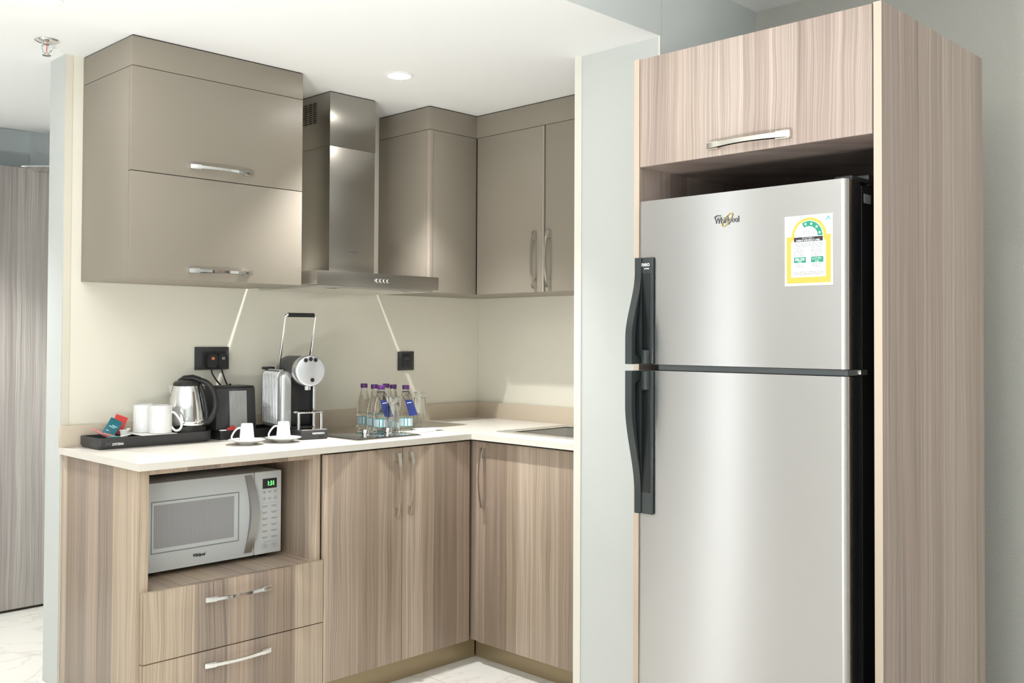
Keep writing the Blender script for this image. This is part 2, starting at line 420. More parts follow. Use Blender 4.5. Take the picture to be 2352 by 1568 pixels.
# ------------------------------------------------------------------ base cabinets
bc = thing('drawer_cabinet', (1.65, 3.13, 0), 'pale wood base cabinet with microwave niche above two wide drawers', 'cabinet')
bx('end_panel', 'wood', 1.314, 1.353, 2.857, 3.426, 0, ZB - .001, .001, parent=bc)
bx('inner_panel', 'wood', 1.940, 1.970, 2.857, 3.426, .083, ZB - .001, .001, parent=bc)
bx('top_rail', 'wood', 1.3535, 1.9395, 2.857, 3.40, .860, ZB - .001, .001, parent=bc)
bx('niche_shelf', 'woodshelf', 1.3535, 1.9395, 2.8575, 3.40, .49, .510, parent=bc)
bx('back_panel', 'wood', 1.3535, 1.9395, 3.401, 3.42, .083, .8595, parent=bc)
for z0, z1, hz in ((.2985, .510, .458), (.086, .2955, .2535)):
    dr = bx('drawer', 'wood', 1.327, 1.970, YD, 2.8565, z0, z1, .0012, parent=bc)
    handle(dr, (1.641, YD, hz), 'y', False, .232, 'chrome')
bx('plinth', 'plinth', 1.3535, 1.970, 2.888, 2.90, 0, .0825, parent=bc)

b2 = thing('base_cabinet', (2.32, 3.13, 0), 'pale wood base cabinet with two tall doors left of the corner', 'cabinet')
cc = MB(); cc.box(1.9715, 2.66, 2.8575, 3.42, .084, ZB - .001)
cc.build('carcass', 'dark', b2)
for x0, x1, hx in ((1.974, 2.3175, 2.292), (2.3205, 2.661, 2.352)):
    dd = bx('door', 'wood', x0, x1, YD, 2.8570, .086, .871, .0012, parent=b2)
    handle(dd, (hx, YD, .737), 'y', True, .232, 'satin')
bx('plinth', 'plinth', 1.9705, 2.728, 2.876, 2.888, 0, .0825, parent=b2)

b3 = thing('sink_cabinet', (2.97, 2.5, 0), 'pale wood base cabinet under the sink beside the white pillar', 'cabinet')
cc = MB(); cc.box(2.6925, 2.76, 2.200, 2.79, .084, ZB - .001); cc.box(2.6925, 3.26, 2.78, 2.8565, .084, .74); cc.box(2.76, 3.26, 2.200, 2.79, .084, .70)
cc.build('carcass', 'dark', b3)
bx('corner_filler', 'wood', 2.678, 2.6915, 2.8, 2.8565, .086, .871, .001, parent=b3)
dd = bx('door', 'wood', XD, 2.6915, 2.2, 2.797, .086, .871, .0012, parent=b3)
handle(dd, (XD, 2.765, .733), 'x', True, .232, 'satin')
bx('plinth', 'plinth', 2.733, 2.745, 2.2, 2.874, 0, .0825, parent=b3)

# ------------------------------------------------------------------ wall cabinets
ZU, ZD1 = 1.467, 2.147
u1 = thing('wall_cabinet', (1.69, 3.24, ZU), 'taupe wall cabinet with two lift-up flaps left of the extractor hood', 'cabinet', 'taupe wall cabinets')
bx('carcass', 'taupe', 1.370, 2.010, 3.0665, 3.428, ZU, ZD1 - .001, .0008, parent=u1)
bx('soffit_panel', 'taupe', 1.370, 2.010, 3.046, 3.428, ZD1 + .001, ZC - .004, .0008, parent=u1)
bx('shadow_gap', 'dark', 1.373, 2.007, 3.05, 3.428, ZC - .0038, ZC - .0004, parent=u1)
for z0, z1, hz in ((ZU, 1.809, 1.499), (1.8115, ZD1 - .001, 1.846)):
    fl = bx('flap_door', 'taupe', 1.370, 2.010, 3.046, 3.066, z0, z1, .001, parent=u1)
    handle(fl, (1.683, 3.046, hz), 'y', False, .232, 'chrome')

u2 = thing('corner_cabinet', (2.95, 3.25, ZU), 'plain taupe corner wall cabinet right of the extractor hood', 'cabinet', 'taupe wall cabinets')
bx('carcass', 'taupe', 2.657, 2.948, 3.1075, 3.428, ZU, ZD1 - .001, .0008, parent=u2)
bx('front_panel', 'taupe', 2.680, 2.9255, 3.087, 3.107, ZU, ZD1 - .001, .0008, parent=u2)
bx('edge_strip', 'taupeedge', 2.657, 2.679, 3.087, 3.107, ZU, ZD1 - .001, .0008, parent=u2)
bx('soffit_panel', 'taupe', 2.657, 2.925, 3.087, 3.428, ZD1 + .001, ZC - .004, .0008, parent=u2)
bx('shadow_gap', 'dark', 2.660, 2.925, 3.091, 3.428, ZC - .0038, ZC - .0004, parent=u2)

u3 = thing('sink_wall_cabinet', (3.1, 2.64, ZU), 'taupe two-door wall cabinet above the sink, partly behind the pillar', 'cabinet', 'taupe wall cabinets')
bx('carcass', 'dark', 2.9485, 3.266, 2.199, 3.426, ZU + .002, ZD1 - .001, parent=u3)
bx('carcass_edge', 'taupe', 2.9483, 3.2665, 2.199, 3.4262, ZU, ZU + .0018, parent=u3)
bx('soffit_panel', 'taupe', 2.926, 3.266, 2.199, 3.428, ZD1 + .001, ZC - .004, .0008, parent=u3)
bx('shadow_gap', 'dark', 2.930, 3.266, 2.199, 3.428, ZC - .0038, ZC - .0004, parent=u3)
bx('door', 'taupe', 2.926, 2.9475, 2.699, 3.082, ZU, ZD1 - .001, .001, parent=u3)
handle([o for o in bpy.data.objects if o.parent == u3 and o.name.startswith('door')][0], (2.926, 2.733, 1.5985), 'x', True, .232, 'satin')
dB = bx('door', 'taupe', 2.926, 2.9475, 2.2, 2.679, ZU, ZD1 - .001, .001, parent=u3)
handle(dB, (2.926, 2.655, 1.6015), 'x', True, .232, 'satin')
bx('door_edge_lip', 'taupeedge', 2.9265, 2.9475, 2.688, 2.6985, ZU, ZD1 - .001, parent=u3)

# ------------------------------------------------------------------ extractor hood
hd = thing('extractor_hood', (2.34, 3.2, ZU), 'stainless steel chimney extractor hood between the taupe wall cabinets', 'hood')
hb = MB(); HX0, HX1, HY = 2.036, 2.622, 2.985
hb.box(HX0, HX1, HY, 3.426, 1.470, 1.523, .0015)
hb.build('canopy', 'steel', hd)
un = MB(); un.box(HX0 + .02, HX1 - .02, HY + .02, 3.41, 1.462, 1.4698); un.build('filter_tray', 'steelsink', hd)
for x in (2.15, 2.50):
    MB().lathe([(0, 1.459), (.028, 1.459), (.033, 1.4618)], 28, M=Matrix.Translation((x, HY + .06, 0))).build('hood_lamp', 'chrome', hd)
bx('chimney_lower', 'steel', 2.229, 2.449, 3.187, 3.426, 1.5235, 2.031, .001, parent=hd)
chb = MB(); chb.box(2.2275, 2.4505, 3.1855, 3.426, 2.0312, ZC - .004, .001)
ch = chb.build('chimney_upper', 'steel', hd)
bx('shadow_gap', 'dark', 2.232, 2.447, 3.19, 3.426, ZC - .0038, ZC - .0004, parent=hd)
vt = MB()
for i in range(4):
    for j in range(10):
        y = 3.278 + i * .031; z = 2.132 + j * .0085
        vt.box(2.2268, 2.2274, y, y + .025, z, z + .0048, m='dark')
vt.build('vent_slots', None, ch)
for i in range(4):
    MB().lathe([(.0075, 0), (.0075, .004), (.006, .0055), (0, .0058)], 20, M=Matrix.Translation((2.307 + i * .0175, HY, 1.4955)) @ Matrix.Rotation(PI / 2, 4, 'X')).build('button', 'chrome', hd)
text('brand_lettering', 'Whirlpool', .0125, (2.315, 3.1868, 1.617), ROTY, 'ink', hd, bold=.0003, shear=.2)

# ------------------------------------------------------------------ wall plates
ws = thing('double_socket', (1.864, YW, 1.197), 'black double wall socket with two plugs above the kettle', 'socket')
pl = MB(); pl.box(1.794, 1.934, YW - .009, YW - .0003, 1.154, 1.240, .002); pl.build('plate', 'charcoal', ws)
ps = MB(); ps.box(1.822, 1.915, YW - .013, YW - .0095, 1.165, 1.222, .002); ps.build('socket_face', 'blackplastic', ws)
def plug(x, prm, label, pth):
    t = thing('plug', (x, YW - .013, 1.190), label, 'plug', 'black plugs in the socket')
    b = MB(); b.prism([(-.020, -.016), (-.012, -.026), (.012, -.026), (.020, -.016), (.020, .016), (.014, .023), (-.014, .023), (-.020, .016)], -.0305, -.0005, axis='y')
    b.build('plug_body', 'blackplastic', t, local=True)
    MB().box(-.006, .006, -.0318, -.0306, .002, .012).build('plug_marking', prm, t, local=True)
    MB().tube([(a - x, c - (YW - .013), z - 1.190) for a, c, z in pth], .0032, 8).build('cord', 'blackplastic', t, local=True)
plug(1.848, 'orange', 'left black plug with an orange patch in the wall socket', [(1.848, 3.405, 1.166), (1.852, 3.400, 1.14), (1.868, 3.398, 1.115), (1.89, 3.396, 1.09), (1.905, 3.402, 1.06), (1.91, 3.402, 1.0), (1.91, 3.402, .925)])
plug(1.891, 'greyink', 'right black plug with a white patch in the wall socket', [(1.891, 3.405, 1.166), (1.897, 3.402, 1.14), (1.906, 3.400, 1.115), (1.917, 3.398, 1.09), (1.922, 3.404, 1.06), (1.924, 3.404, 1.0), (1.924, 3.404, .925)])
sw = thing('wall_switch', (2.814, YW, 1.174), 'black square switch plate on the wall above the water bottles', 'switch')
MB().box(2.770, 2.859, YW - .009, YW - .0003, 1.132, 1.216, .002).build('plate', 'charcoal', sw)
MB().box(2.788, 2.841, YW - .0125, YW - .0093, 1.145, 1.203, .0015).build('rocker', 'blackplastic', sw)
MB().box(2.800, 2.829, YW - .0140, YW - .0127, 1.178, 1.192, .0005).build('rocker_bar', 'charcoal', sw)

# ------------------------------------------------------------------ hob
hob = thing('induction_hob', (2.31, 3.15, H), 'black glass domino hob set into the worktop by the coffee machine', 'hob')
MB().box(2.165, 2.460, 2.907, 3.395, H + .0005, H + .0055, .0015).build('glass', 'blackglass', hob)
MB().box(2.161, 2.464, 2.903, 3.399, H + .0002, H + .0035, .001).build('frame', 'steel', hob)
HZ = H + .0058
for x, y in ((2.252, 2.975), (2.357, 2.972)):
    kb = MB().lathe([(.0155, HZ), (.0155, HZ + .003), (.0128, HZ + .004), (.0128, HZ + .024), (.0115, HZ + .026), (0, HZ + .026)], 28, M=Matrix.Translation((x, y, 0)))
    ko = kb.build('knob', 'chrome', hob)
    MB().box(x - .0012, x + .0012, y - .0134, y - .0124, HZ + .010, HZ + .023).build('knob_mark', 'ink', ko)

# ------------------------------------------------------------------ water bottles
def bottle(x, y, z, label):
    t = thing('water_bottle', (x, y, z), label, 'bottle', 'purple-capped water bottles')
    prof = [(0, .003), (.018, .002), (.026, 0), (.0295, .004), (.0300, .012), (.0300, .018), (.0292, .020), (.0292, .056), (.0300, .058), (.0300, .064)]
    for i in range(10):
        z0 = .066 + i * .0078; r = .0297 - .000055 * (i * i) * 1.6 - i * .0006
        prof += [(r, z0), (r - .0009, z0 + .0039)]
    prof += [(.0150, .150), (.0125, .158), (.0125, .164), (.0142, .165), (.0142, .167), (.0118, .168), (.0118, .170), (0, .170)]
    MB().lathe(prof, 32).build('bottle_body', 'pet', t, local=True)
    MB().lathe([(.0131, .1685), (.0142, .1695), (.0142, .183), (.0132, .1845), (0, .1845)], 28).build('cap', 'purple', t, local=True)
    lb = MB(); n = 40
    for k in range(n):
        a0 = 2 * PI * k / n; a1 = 2 * PI * (k + 1) / n; rr = .0298
        mm = 'label' if (k % 10) in (0, 1, 2, 3, 6) else ('labelteal' if (k % 10) in (4, 7) else 'paperwhite')
        lb.add([(rr * math.cos(a0), rr * math.sin(a0), .021), (rr * math.cos(a1), rr * math.sin(a1), .021), (rr * math.cos(a1), rr * math.sin(a1), .052), (rr * math.cos(a0), rr * math.sin(a0), .052)], [(0, 1, 2, 3)], mm)
    for z0, z1 in ((.0205, .0225), (.0515, .0535)):
        lb.lathe([(.0299, z0), (.0299, z1)], 40, 'labelteal')
    lb.build('label_band', None, t, local=True)
    return t
def neck_tag(x, y, z, dx, label):
    """blue card hung from the neck by a cord; faces the camera side"""
    t = thing('bottle_tag', (x, y, z), label, 'tag', 'blue neck tags')
    Mt = Matrix.Rotation(math.radians(-38), 4, 'Z')
    cm = MB(); pts = [(.0035, .128), (.034, .128), (.056, .066), (.022, .062)]
    vs = []
    for a, zz in pts: vs.append((a - .008, -.0345 + (.128 - zz) * .12 - 0.004, zz))
    vs2 = [(a, b - .0012, c) for a, b, c in vs]
    cm.add([Mt @ Vector(v) for v in vs + vs2], [(0, 1, 2, 3), (7, 6, 5, 4), (0, 4, 5, 1), (1, 5, 6, 2), (2, 6, 7, 3), (3, 7, 4, 0)])
    cm.build('card', 'bluetag', t, local=True)
    st = MB(); st.add([Mt @ Vector(v) for v in ((.004, -.0402, .116), (.022, -.0402, .119), (.022, -.0402, .1165), (.005, -.0402, .1135))], [(0, 1, 2, 3)])
    st.build('print', 'whiteink', t, local=True)
    cd = MB(); ring = [(.0148 * math.cos(a), .0148 * math.sin(a), .158) for a in [2 * PI * i / 24 for i in range(25)]]
    cd.tube(ring, .0012, 6, cap=False)
    a = Mt @ Vector((-.003, -.0385, .127)); b = Mt @ Vector((.024, -.0385, .127))
    cd.tube([(-.0148, 0, .158), (a.x - .008, a.y + .012, .147), a], .0012, 6); cd.tube([(.0148, 0, .158), (b.x + .006, b.y + .014, .147), b], .0012, 6)
    cd.build('cord', 'blackplastic', t, local=True)
HB = H + .0058
spots = [(2.426, 3.217, HB, 'leftmost purple-capped water bottle, standing at the back of the hob'),
         (2.416, 3.136, HB, 'second purple-capped water bottle from the left on the hob'),
         (2.396, 3.066, HB, 'front purple-capped bottle on the hob wearing a blue tag'),
         (2.560, 3.243, H + .0005, 'rearmost purple-capped water bottle, behind the tagged bottle'),
         (2.531, 3.160, H + .0005, 'purple-capped bottle behind the clear tumbler, without a tag'),
         (2.538, 3.088, H + .0005, 'rightmost purple-capped water bottle, wearing a blue tag')]
for s in spots: bottle(*s)
neck_tag(2.396, 3.066, HB, 0, 'blue card tag hanging on the front bottle on the hob')
neck_tag(2.538, 3.088, H + .0005, 0, 'blue card tag hanging on the rightmost water bottle')
# tumblers, upside down
def tumbler(x, y, z, h, label):
    t = thing('glass_tumbler', (x, y, z), label, 'glass', 'upturned tumblers')
    MB().lathe([(.0265, 0), (.0240, h - .022), (.0245, h - .012), (.0262, h - .004), (.0245, h), (0, h - .002),
                (0, h - .018), (.0200, h - .021), (.0222, h - .026), (.0248, 0)], 36, closed=True).build('tumbler_wall', 'glass', t, local=True)
tumbler(2.400, 2.997, HB, .142, 'clear upturned tumbler in front of the tagged bottle on the hob')
tumbler(2.668, 3.155, H + .0005, .148, 'clear upturned tumbler at the right end of the bottle group')
for i, (cx, cy, rz, lb) in enumerate(((2.560, 3.02, .15, 'white folded card under the tumbler and bottle, left one'), (2.625, 3.045, -.35, 'white card lying right of the bottles, nearest the sink'))):
    MB().box(-.055, .055, -.037, .037, 0, .003, .001).build('menu_card', 'paperwhite', None, local=True, loc=(cx, cy, H + .0006 + i * .0034), rot=(0, 0, rz))
    tag(bpy.data.objects['menu_card' if i == 0 else 'menu_card.001'], lb, 'card', 'white cards')

# ------------------------------------------------------------------ welcome tray with kettle
TX0, TX1, TY0, TY1 = 1.362, 1.792, 3.250, 3.404
tr = thing('welcome_tray', ((TX0 + TX1) / 2, 3.32, H), 'long charcoal tray holding kettle, mugs and sachets at the worktop end', 'tray')
def rr(x0, x1, y0, y1, rl, rrad, n=8):
    P = []
    for cx, cy, a0, r in ((x1 - rrad, y0 + rrad, -90, rrad), (x1 - rrad, y1 - rrad, 0, rrad), (x0 + rl, y1 - rl, 90, rl), (x0 + rl, y0 + rl, 180, rl)):
        for i in range(n + 1):
            a = math.radians(a0 + 90 * i / n); P.append((cx + r * math.cos(a), cy + r * math.sin(a)))
    return P
def tray_mesh(x0, x1, y0, y1, z0, z1, fl, w=.006, rl=.012, rb=.06, inset=.006):
    o0 = rr(x0 + inset, x1 - inset, y0 + inset, y1 - inset, rl, rb); o1 = rr(x0, x1, y0, y1, rl, rb); i1 = rr(x0 + w, x1 - w, y0 + w, y1 - w, max(rl - w, .003), rb - w); n = len(o1)
    mb = MB(); L_ = [[(a, b, z0) for a, b in o0], [(a, b, z0 + .010) for a, b in o1], [(a, b, z1) for a, b in o1], [(a, b, z1) for a, b in i1], [(a, b, fl) for a, b in i1]]
    vs = [p for l in L_ for p in l]; fs = [tuple(range(n))[::-1], tuple(range(4 * n, 5 * n))]
    for k in range(4):
        for i in range(n): j = (i + 1) % n; fs.append((k * n + i, k * n + j, (k + 1) * n + j, (k + 1) * n + i))
    return mb.add(vs, fs)
tray_mesh(TX0, TX1, TY0, TY1, H + .0005, H + .038, H + .020).build('tray_body', 'charcoal', tr)
text('emblem', 'JVD', .015, (1.386, TY0 - .0005, H + .013), ROTY, 'faintink', tr, shear=.3)
text('lettering', 'SYSTEMA', .0112, (1.409, TY0 - .0005, H + .0125), ROTY, 'whiteink', tr, bold=.0004, xscale=.86)
TF = H + .0205
kt = thing('electric_kettle', (1.716, 3.330, TF + .011), 'polished steel kettle with black handle and lid on the charcoal tray', 'kettle')
MB().lathe([(0, -.0107), (.062, -.0107), (.068, -.006), (.069, .020), (.066, .026), (0, .027)], 44).build('power_base', 'blackplastic', kt, local=True)
MB().lathe([(0, .028), (.068, .028), (.0695, .031), (.0700, .045), (.0685, .075), (.063, .110), (.055, .143), (.048, .168), (.046, .171), (0, .171)], 52).build('kettle_body', 'chrome', kt, local=True)
lid = MB(); lid.lathe([(.049, .170), (.050, .174), (.046, .182), (.030, .189), (0, .191)], 40)
Mk = Matrix.Rotation(math.radians(-45), 4, 'Z')      # handle points to the right of the view
lid.tube([Mk @ Vector(p) for p in ((-.030, 0, .184), (-.010, 0, .195), (.02, 0, .197), (.045, 0, .190))], .012, 10, radii=[.008, .011, .012, .011])
lid.build('lid', 'blackplastic', kt, local=True)
hp = [(.035, 0, .187), (.055, 0, .186), (.078, 0, .172), (.096, 0, .145), (.104, 0, .110), (.100, 0, .078), (.088, 0, .052), (.074, 0, .036), (.066, 0, .034)]
def smooth_path(P, k=5):
    P = [Vector(p) for p in P]; out = []
    for i in range(len(P) - 1):
        p0 = P[max(i - 1, 0)]; p1 = P[i]; p2 = P[i + 1]; p3 = P[min(i + 2, len(P) - 1)]
        for j in range(k):
            t = j / k; out.append(.5 * ((2 * p1) + (p2 - p0) * t + (2 * p0 - 5 * p1 + 4 * p2 - p3) * t * t + (-p0 + 3 * p1 - 3 * p2 + p3) * t ** 3))
    return out + [P[-1]]
hpp = smooth_path(hp); kh = MB(); kh.tube([Mk @ p for p in hpp], .0095, 12, radii=[.0095 + .002 * math.sin(PI * i / len(hpp)) for i in range(len(hpp))])
ib = smooth_path([(.047, 0, .172), (.058, 0, .145), (.066, 0, .110), (.071, 0, .075), (.073, 0, .040)])
kh.tube([Mk @ p for p in ib], .007, 10)
kh.build('handle', 'blackplastic', kt, local=True)
sp = MB(); sp.add([Mk @ Vector(p) for p in ((-.046, -.016, .168), (-.046, .016, .168), (-.068, -.004, .170), (-.068, .004, .170), (-.058, -.012, .130), (-.058, .012, .130), (-.061, 0, .138))],
                   [(0, 2, 3, 1), (0, 4, 6, 2), (1, 3, 6, 5), (2, 6, 3), (4, 0, 1, 5)])
sp.build('spout', 'chrome', kt, local=True)
# card and mugs
pc = MB().box(1.508, 1.637, 3.243, 3.402, H + .0385, H + .0398, .0003).build('paper_mat', 'paperwhite')
tag(pc, 'white paper mat under the two white mugs', 'mat')
def mug(x, y, z, rz, label):
    t = thing('coffee_mug', (x, y, z), label, 'mug', 'white upturned mugs', rz)
    MB().lathe([(.0355, .0), (.0388, .001), (.0390, .004), (.0378, .092), (.0350, .0965), (.027, .098), (.026, .0965), (0, .096), (0, .093), (.0340, .091), (.0362, .002)], 44, closed=False).build('mug_body', 'porcelain', t, local=True)
    MB().tube(smooth_path([(.0372, 0, .074), (.050, 0, .068), (.066, 0, .046), (.0725, 0, .028), (.066, 0, .012), (.052, 0, .008), (.042, 0, .016), (.0378, 0, .022)]), .0042, 10).build('handle', 'porcelain', t, local=True)
mug(1.596, 3.288, H + .0402, math.radians(-42), 'front white mug with its handle towards the kettle')
mug(1.573, 3.3640, H + .0402, math.radians(20), 'rear white mug behind the front mug on the tray')
# sachets
def sachet(name, pts, m, label, cat, th=.0022, group=None, deco=None):
    """a flat packet: centre, half-size, rotation"""
    (cx, cy, cz), hw, hh, rot = pts
    o = MB().box(-hw, hw, -th, th, -hh, hh, .0010).build(name, m, None, local=True, loc=(cx, cy, cz), rot=rot)
    tag(o, label, cat, group)
    if deco:
        q = MB()
        for (a, b, c, d_) in deco: q.box(a, b, -th - .0006, -th - .0001, c, d_)
        q.build('print', 'tealpale', o, local=True)
    return o
sachet('coffee_sachet', ((1.452, 3.352, H + .062), .021, .034, (math.radians(-32), math.radians(28), math.radians(-30))), 'teal', 'teal foil sachet leaning on the tray beside the red one', 'sachet', group='sachets on the tray', deco=[(-.012, .008, .000, .004), (-.004, .014, .006, .010), (-.014, -.004, -.018, -.014)])
sachet('tea_sachet', ((1.483, 3.372, H + .070), .021, .034, (math.radians(-25), math.radians(22), math.radians(-25))), 'red', 'red foil sachet standing behind the teal one', 'sachet', group='sachets on the tray')
sachet('sugar_stick', ((1.402, 3.325, H + .049), .031, .0055, (math.radians(-60), math.radians(32), math.radians(-15))), 'pink', 'pink sugar stick sticking out of the left end of the tray', 'sugar stick', group='sugar sticks', th=.002)
sachet('sugar_stick', ((1.428, 3.300, H + .041), .028, .005, (math.radians(-80), math.radians(16), math.radians(-35))), 'pink', 'pink sugar stick lying flat in front of the teal sachet', 'sugar stick', group='sugar sticks', th=.002)
sachet('sugar_stick', ((1.438, 3.280, H + .038), .028, .005, (math.radians(-85), math.radians(3), math.radians(10))), 'labelteal', 'grey-green sugar stick along the front rim of the tray', 'sugar stick', group='sugar sticks', th=.002)
sachet('sugar_stick', ((1.470, 3.285, H + .040), .024, .005, (math.radians(-80), math.radians(-4), math.radians(30))), 'paperwhite', 'white sugar stick beside the creamer pot', 'sugar stick', group='sugar sticks', th=.002)
cr = thing('creamer_pot', (1.482, 3.322, TF + .012), 'small white creamer pot between the sachets and the mugs', 'creamer')
MB().lathe([(0, 0), (.0115, 0), (.0145, .020), (.0165, .021), (.0165, .0225), (0, .0228)], 24).build('pot', 'paperwhite', cr, local=True)
MB().box(.008, .020, -.004, .004, .0235, .0275, .001).build('lid_tab', 'paperwhite', cr, local=True)
for i in range(3):
    o = MB().box(-.034, .034, -.0035, .0035, 0, .006, .001).build('stirrer_packet', 'blackplastic', None, local=True, loc=(1.525, 3.295 + .0095 * i, TF + .0035 * i), rot=(0, 0, -.15 * i))
    tag(o, ['front black packet lying in the tray beside the mat', 'middle black packet lying in the tray beside the mat', 'rear black packet lying in the tray beside the mat'][i], 'packet', 'black packets in the tray')
    o.location.x = 1.478 + .012; o.location.z = TF + .0003; o.location.y = 3.268 + i * .0095; o.rotation_euler.z = 0

# ------------------------------------------------------------------ coffee corner
bt = thing('coffee_tray', (1.95, 3.33, H), 'black tray under the coffee machine and the ribbed black box', 'tray')
tray_mesh(1.812, 2.118, 3.262, 3.404, H + .0005, H + .034, H + .004, w=.004, rl=.008, rb=.012, inset=.002).build('tray_body', 'blackplastic', bt)
bb = thing('capsule_box', (1.893, 3.340, H + .0046), 'black lidded box with ribbed smoky window between kettle and coffee machine', 'box')
lean = lambda x, z: x + (z * .06 if x > 0 else z * -.02)
def leanbox(x0, x1, y0, y1, z0, z1):
    m = MB().box(x0, x1, y0, y1, z0, z1, .002)
    for v in m.v: v.x -= (v.z * .05 if v.x > 0 else -v.z * .0)
    return m
leanbox(-.080, .088, -.045, .045, 0, .183).build('box_body', 'charcoal', bb, local=True)
wn = MB()
for i in range(14): wn.tube([(-.022 + i * .0052, -.0462, .014), (-.022 + i * .0052 - .006, -.0462, .172)], .0024, 6)
wn.build('ribbed_window', 'silver', bb, local=True)
leanbox(-.083, .083, -.048, .048, .1835, .190).build('lid', 'blackplastic', bb, local=True)
MB().lathe([(0, .19), (.005, .19), (.005, .197), (0, .198)], 12).build('knob', 'blackplastic', bb, local=True)
o = sachet('tea_sachet', ((1.868, 3.283, H + .036), .016, .010, (math.radians(-30), math.radians(-20), 0)), 'red', 'small red foil sachet in the tray in front of the black box', 'sachet', group='sachets in the coffee tray')
o = sachet('tea_sachet', ((1.834, 3.281, H + .032), .014, .006, (math.radians(-70), 0, 0)), 'whiteink', 'small white sachet in the tray left of the red one', 'sachet', group='sachets in the coffee tray')

cm = thing('coffee_machine', (2.008, 3.177, H), 'silver and black capsule coffee machine with raised chrome lever', 'coffee machine', rz=math.radians(-13))
X = dict(local=True)
bs = MB(); bs.box(.045, .152, -.100, .03, .0006, .034, .006); bs.box(.0, .150, .03, .200, .0345, .040, .002)
bs.build('base', 'charcoal', cm, **X)
text('base_lettering', 'NESPRESSO', .0095, (2.008, 3.177, H), ROTY, 'whiteink', cm, bold=.0002)
tl = [o for o in bpy.data.objects if o.name.startswith('base_lettering')][0]; tl.location = (.088, -.1008, .019)
MB().box(.112, .134, -.1010, -.1002, .006, .013).build('base_window', 'ink', cm, **X)
# ribbed side tank: rounded front corner and rounded top
tk = MB()
def tank_section(z, shrink=0):
    P = []; x0, x1, y0, y1 = 0 + shrink, .042, .0 + shrink, .200 - shrink; r = .020
    P.append((x1, y0))
    for i in range(7):
        a = math.radians(270 - 90 * i / 6); P.append((x0 + r + r * math.cos(a), y0 + r + r * math.sin(a)))
    P.append((x0, y1)); P.append((x1, y1)); return P
secs = [(.040, 0), (.225, 0), (.236, .002), (.244, .006), (.249, .013), (.250, .019)]
vs = []; n = len(tank_section(0))
for z, s_ in secs: vs += [(a, b, z) for a, b in tank_section(z, s_)]
fs = [tuple(range(n))[::-1], tuple(range((len(secs) - 1) * n, len(secs) * n))]
for k in range(len(secs) - 1):
    for i in range(n): j = (i + 1) % n; fs.append((k * n + i, k * n + j, (k + 1) * n + j, (k + 1) * n + i))
tk.add(vs, fs); tk.build('side_housing', 'silver', cm, angle=50, **X)
gp = MB(); gp.box(-.0012, .0002, .028, .194, .048, .226); gp.box(.004, .030, .028, .194, .2495, .2508); gp.build('rib_backing', 'darkrecess', cm, **X)
rb = MB()
for i in range(10):
    y = .034 + i * .0172
    rb.tube(smooth_path([(-.0005, y, .050), (-.0005, y, .215), (.003, y, .236), (.012, y, .247), (.022, y, .2495)], 4), .0060, 8)
rb.build('ribs', 'silver', cm, **X)
fb = MB(); fb.box(.043, .143, .030, .195, .041, .235, .004); fb.build('brew_body', 'blackplastic', cm, **X)
MB().tube([(.139, .018, .034), (.139, .018, .225)], .006, 14).build('front_rod', 'chrome', cm, **X)
Rz = Matrix.Translation((.093, 0, .252)) @ Matrix.Rotation(PI / 2, 4, 'X')
MB().lathe([(0, -.170), (.046, -.170), (.053, -.160), (.054, -.10), (.0555, .022)], 48, M=Rz).build('drum', 'charcoal', cm, **X)
MB().lathe([(.0575, .0225), (.0585, .030), (.0585, .062), (.056, .066)], 56, M=Rz).build('head_ring', 'silver', cm, **X)
MB().lathe([(.056, .066), (.050, .0685), (0, .069)], 56, M=Rz).build('head_disc', 'silverdisc', cm, **X)
for a, b in ((-.020, .040), (-.001, .044), (.018, .041), (.006, -.034)):
    MB().lathe([(.0078, 0), (.0078, .002), (.006, .003), (.004, .0015), (0, .0015)], 20, M=Matrix.Translation((.093 + a, -.0688, .252 + b)) @ Matrix.Rotation(PI / 2, 4, 'X')).build('button', 'blackplastic', cm, **X)
MB().tube([(.093, -.035, .196), (.093, -.035, .180)], .012, 16).build('coffee_outlet', 'chrome', cm, **X)
cg = MB(); cg.box(.046, .146, -.062, .028, .094, .099, .002)
for sx in (.052, .140): cg.tube([(sx, -.056, .034), (sx, -.056, .094)], .0055, 12)
cg.build('cup_stand', 'chrome', cm, **X)
gr = MB()
for i in range(9): gr.box(.050 + i * .0105, .0535 + i * .0105, -.056, .022, .0992, .1012)
gr.build('drip_grid', 'chrome', cm, **X)
MB().box(.050, .148, -.096, -.005, .0342, .0372, .001).build('drip_tray', 'chrome', cm, **X)
lv = MB()
for sx in (.032, .152):
    lv.tube([(sx, .118, .248), (sx, .110, .262), (sx, .040, .452)], .0050, 12)
    lv.tube([(sx - .006 if sx > .1 else sx + .006, .118, .248), (sx + .007 if sx > .1 else sx - .007, .118, .248)], .009, 14)
lv.tube(smooth_path([(.032, .040, .452), (.034, .0375, .459), (.042, .036, .462)], 4), .0058, 12); lv.tube(smooth_path([(.152, .040, .452), (.150, .0375, .459), (.142, .036, .462)], 4), .0058, 12)
lo = lv.build('lever', 'chrome', cm, **X)
MB().tube([(.040, .036, .462), (.144, .036, .462)], .0082, 14).build('lever_grip', 'blackplastic', lo, **X)
bkh = MB(); bkh.box(-.002, .040, .175, .215, .251, .262, .003); bkh.build('tank_lid', 'blackplastic', cm, **X)

